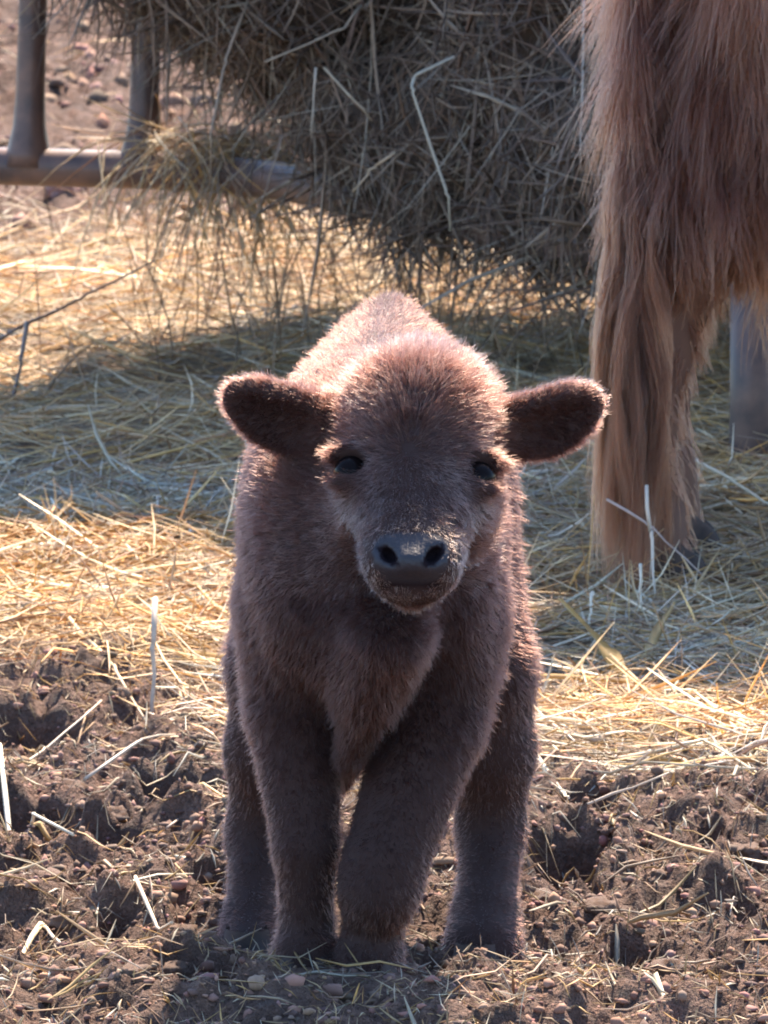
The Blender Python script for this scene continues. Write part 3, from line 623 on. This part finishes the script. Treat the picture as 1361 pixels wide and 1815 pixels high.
for e_, s in zip(EYES, (-1, 1)):
    fl.ell(e_ + ax_n * .002 - ax_d * .017, (.024, .010, .014), HB, .014); fl.ell(e_ + ax_d * .017, (.022, .008, .011), HB, .012)
    fl.ell(e_ + ax_n * .006 + ax_x * s * .004, (.0175, .0125, .020), HB, .006, sub=True)
NOS = [at(688, 986, 7.726), at(769, 986, 7.726)]
for p_, s in zip(NOS, (-1, 1)):
    a_ = s * -.5; R_ = np.array([[math.cos(a_), 0, math.sin(a_)], [0, 1, 0], [-math.sin(a_), 0, math.cos(a_)]])
    b_ = s * .75; R2 = np.array([[math.cos(b_), 0, -math.sin(b_)], [0, 1, 0], [math.sin(b_), 0, math.cos(b_)]]); fl.ell(p_, (.0118, .026, .0058), R2, .004, sub=True); fl.cone(p_ + np.array([s * .008, 0, .004]), p_ + np.array([s * .013, .004, .011]), .0045, .0025, .004, sub=True)
fl.cone(at(690, 1034, 7.72), at(768, 1034, 7.72), .0035, .0035, .006, sub=True)
# ears: cupped, out to the sides
EARS = []
for root, tip, cn in ((at(606, 748, 7.945), at(408, 700, 7.95), at(497, 732, 7.93)), (at(872, 756, 7.945), at(1060, 708, 7.95), at(968, 742, 7.93))):
    a_ = unit(tip - root); nn = unit(np.array([0, -1., -.35]) - a_ * np.dot(a_, [0, -1., -.35])); u_ = np.cross(nn, a_); u_ = u_ if u_[2] > 0 else -u_
    R_ = np.stack([a_, u_, nn], 1); EARS.append((root, tip, cn, R_))
    fl.ell(cn - u_ * .006 - a_ * .006, (.050, .037, .017), R_, .012); fl.ell(cn + a_ * .030 + u_ * .006, (.032, .025, .014), R_, .02); fl.cone(root, root + a_ * .035, .026, .022, .02)
    fl.ell(cn + nn * .017 - u_ * .008 - a_ * .004, (.042, .027, .014), R_, .008, sub=True); fl.ell(cn + nn * .016 + a_ * .028 + u_ * .003, (.024, .016, .012), R_, .008, sub=True)
KV, KF = fl.mesh(2); KN, _ = vertex_normals(KV, KF)
def in_nose(p):
    q = np.abs(p - at(728, 993, 7.72)) / np.array([.0375, .036, .0285]); q[:, 0] *= 1 + .18 * np.sign(at(728, 993, 7.72)[2] - p[:, 2]) * q[:, 2]; return ((q ** 3.2).sum(1) < 1) & (p[:, 2] > at(728, 1034, 7.74)[2])
def in_nostril(p):
    r = []
    for c, s_ in zip(NOS, (-1, 1)):
        b_ = s_ * .75; q = p - c; u = q[:, 0] * math.cos(b_) + q[:, 2] * math.sin(b_); w = -q[:, 0] * math.sin(b_) + q[:, 2] * math.cos(b_)
        r.append(np.sqrt((u / .0135) ** 2 + (w / .0068) ** 2 + (q[:, 1] / .06) ** 2))
    return np.minimum(*r) < 1
kme = mesh_arrays('calf_body', KV, KF)
nz = in_nose(KV).astype(float); mouth = np.exp(-(np.abs(KV[:, 2] - at(728, 1036, 7.74)[2]) / .004) ** 2) * (KV[:, 1] < 7.78) * (np.abs(KV[:, 0] - at(728, 1036, 7.74)[0]) < .03)
set_float(kme, 'nose', nz); set_float(kme, 'dark', np.maximum(in_nostril(KV) * 1., mouth * .8))
m, n, l, b = mat_new('calf_hide'); tc = n.new('ShaderNodeTexCoord'); vo = n.new('ShaderNodeTexVoronoi'); vo.inputs['Scale'].default_value = 260; l.new(tc.outputs['Object'], vo.inputs['Vector'])
an, ad_ = n.new('ShaderNodeAttribute'), n.new('ShaderNodeAttribute'); an.attribute_name, ad_.attribute_name = 'nose', 'dark'
m1 = n.new('ShaderNodeMix'); m1.data_type = 'RGBA'; m1.inputs[6].default_value = (.026, .011, .0085, 1); m1.inputs[7].default_value = (.022, .019, .023, 1); l.new(an.outputs['Fac'], m1.inputs[0])
m2 = n.new('ShaderNodeMix'); m2.data_type = 'RGBA'; m2.inputs[7].default_value = (.014, .010, .012, 1); l.new(ad_.outputs['Fac'], m2.inputs[0]); l.new(m1.outputs[2], m2.inputs[6]); l.new(m2.outputs[2], b.inputs['Base Color'])
rr = n.new('ShaderNodeMapRange'); rr.inputs[3].default_value = .85; rr.inputs[4].default_value = .55; l.new(an.outputs['Fac'], rr.inputs[0]); l.new(rr.outputs[0], b.inputs['Roughness'])
sp_ = n.new('ShaderNodeMapRange'); sp_.inputs[3].default_value = .35; sp_.inputs[4].default_value = .0; l.new(ad_.outputs['Fac'], sp_.inputs[0]); l.new(sp_.outputs[0], b.inputs['Specular IOR Level'])
bp = n.new('ShaderNodeBump'); bp.inputs['Strength'].default_value = .35; bp.inputs['Distance'].default_value = .001; l.new(vo.outputs['Distance'], bp.inputs['Height']); l.new(bp.outputs[0], b.inputs['Normal'])
link('body', kme, m, calf)
EYE = mat_simple('dark_eye', (.006, .004, .004), .1); EYE.node_tree.nodes['Principled BSDF'].inputs['Specular IOR Level'].default_value = .06
ev, ef = ico(3)
eme = mesh_arrays('eye', ev * .0172, ef); eme.materials.append(EYE)
for e_ in EYES:
    o = link('eye', eme, None, calf); o.location = tuple(e_ - ax_n * .004)
for f_ in (FRONT_L, FRONT_R, HIND_L, HIND_R):
    o = link('hoof', hm_calf, None, calf); o.location = tuple(f_ + np.array([0, .004, .0]))
# the coat
whorl = at(722, 800, 7.82)
head_c = at(735, 830, 7.88)
ns_ = 270000; face_d = 1 + 1.6 * (np.linalg.norm(KV - head_c, axis=1) < .19) + .6 * (KV[:, 1] < 8.1)
r_, n_ = sample(KV, KF, ns_, face_d)
k = ~in_nose(r_) & ~in_nostril(r_)
for e_ in EYES:
    q = (r_ - (e_ + ax_n * .008)) @ HB; k &= ~(((q[:, 0] / .0185) ** 2 + (q[:, 1] / .0135) ** 2 < 1) & (np.abs(q[:, 2]) < .03))
k &= r_[:, 2] > -.045
r_, n_ = r_[k], n_[k]; N = len(r_)
hd = sstep(.20, .15, np.linalg.norm((r_ - head_c) * np.array([1, .9, .8]), axis=1)) * sstep(7.99, 7.94, r_[:, 1]) * sstep(.405, .425, r_[:, 2])
ql = (r_ - whorl) @ HB                                             # head coordinates measured from the whorl
fore_ = hd * sstep(.02, -.05, ql[:, 1])                            # forehead mop
muz = hd * sstep(.06, .12, ql[:, 1])
lowleg = sstep(.30, .18, r_[:, 2]) * (1 - hd)
back = sstep(.56, .62, r_[:, 2]) * (1 - hd)
comb = np.tile(np.array([0, .35, -.9]), (N, 1)) + back[:, None] * np.array([0, .5, .8])
comb[:, 0] += .5 * np.sign(r_[:, 0] + .01) * (1 - hd) * (1 - lowleg) * .4
rad_ = ql[:, :1] * ax_x + ql[:, 1:2] * ax_d
fc = unit(rad_) + ax_d * (muz * .2)[:, None]
comb = comb * (1 - hd[:, None]) + fc * hd[:, None]
L = .014 * (1 - lowleg) + .009 * lowleg; L = L * (1 - hd) + hd * (.0120 + .006 * fore_ - .0045 * muz)
L = L - back * .002
lift = .80 * (1 - lowleg) + .65 * lowleg; lift = lift * (1 - hd) + hd * (.5 + .25 * fore_ - .15 * muz)
earw = np.zeros(N)
for (root, tip, cn, R_) in EARS:
    q = (r_ - cn) @ R_; w = ((q[:, 0] / .075) ** 2 + (q[:, 1] / .052) ** 2 + (q[:, 2] / .04) ** 2 < 1) & (q[:, 0] > -.046)
    cmb = R_[:, 0] * .9 + R_[:, 1] * np.clip(q[:, 1:2] / .03, -1, 1) * .8
    comb[w] = cmb[w]; L[w] = .0105; lift[w] = .7; hd[w] = .1; earw[w] = sstep(.004, .026, np.maximum(q[w, 1], np.abs(q[w, 0] - .01) * .55))  # earw lightens the upper ear rim: sunlit edge painted into the fur
pp = comb_paths(r_, n_, comb, L, lift, clump=.008, droop=.12, K=5, rnd=.32, cl=.16, seed=2, wcr=.28)
tone = fbm(r_, .07, 3, 81)
nd = np.linalg.norm(r_ - at(728, 995, 7.73), axis=1); eyed = np.minimum(*[np.linalg.norm(r_ - e_, axis=1) for e_ in EYES])
chest = sstep(8.08, 7.98, r_[:, 1]) * (1 - hd)  # front chest fur toned darker, painting in the shade below the head
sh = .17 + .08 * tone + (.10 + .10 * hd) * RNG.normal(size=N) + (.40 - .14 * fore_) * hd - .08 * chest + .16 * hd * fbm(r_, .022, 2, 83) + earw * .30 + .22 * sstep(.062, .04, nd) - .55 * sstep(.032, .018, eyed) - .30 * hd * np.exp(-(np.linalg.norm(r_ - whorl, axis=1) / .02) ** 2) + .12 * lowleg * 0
FUR = mat_fur('calf_fur', (.0058, .0023, .0021), (.047, .0180, .0130), .42, (.125, .082, .070))
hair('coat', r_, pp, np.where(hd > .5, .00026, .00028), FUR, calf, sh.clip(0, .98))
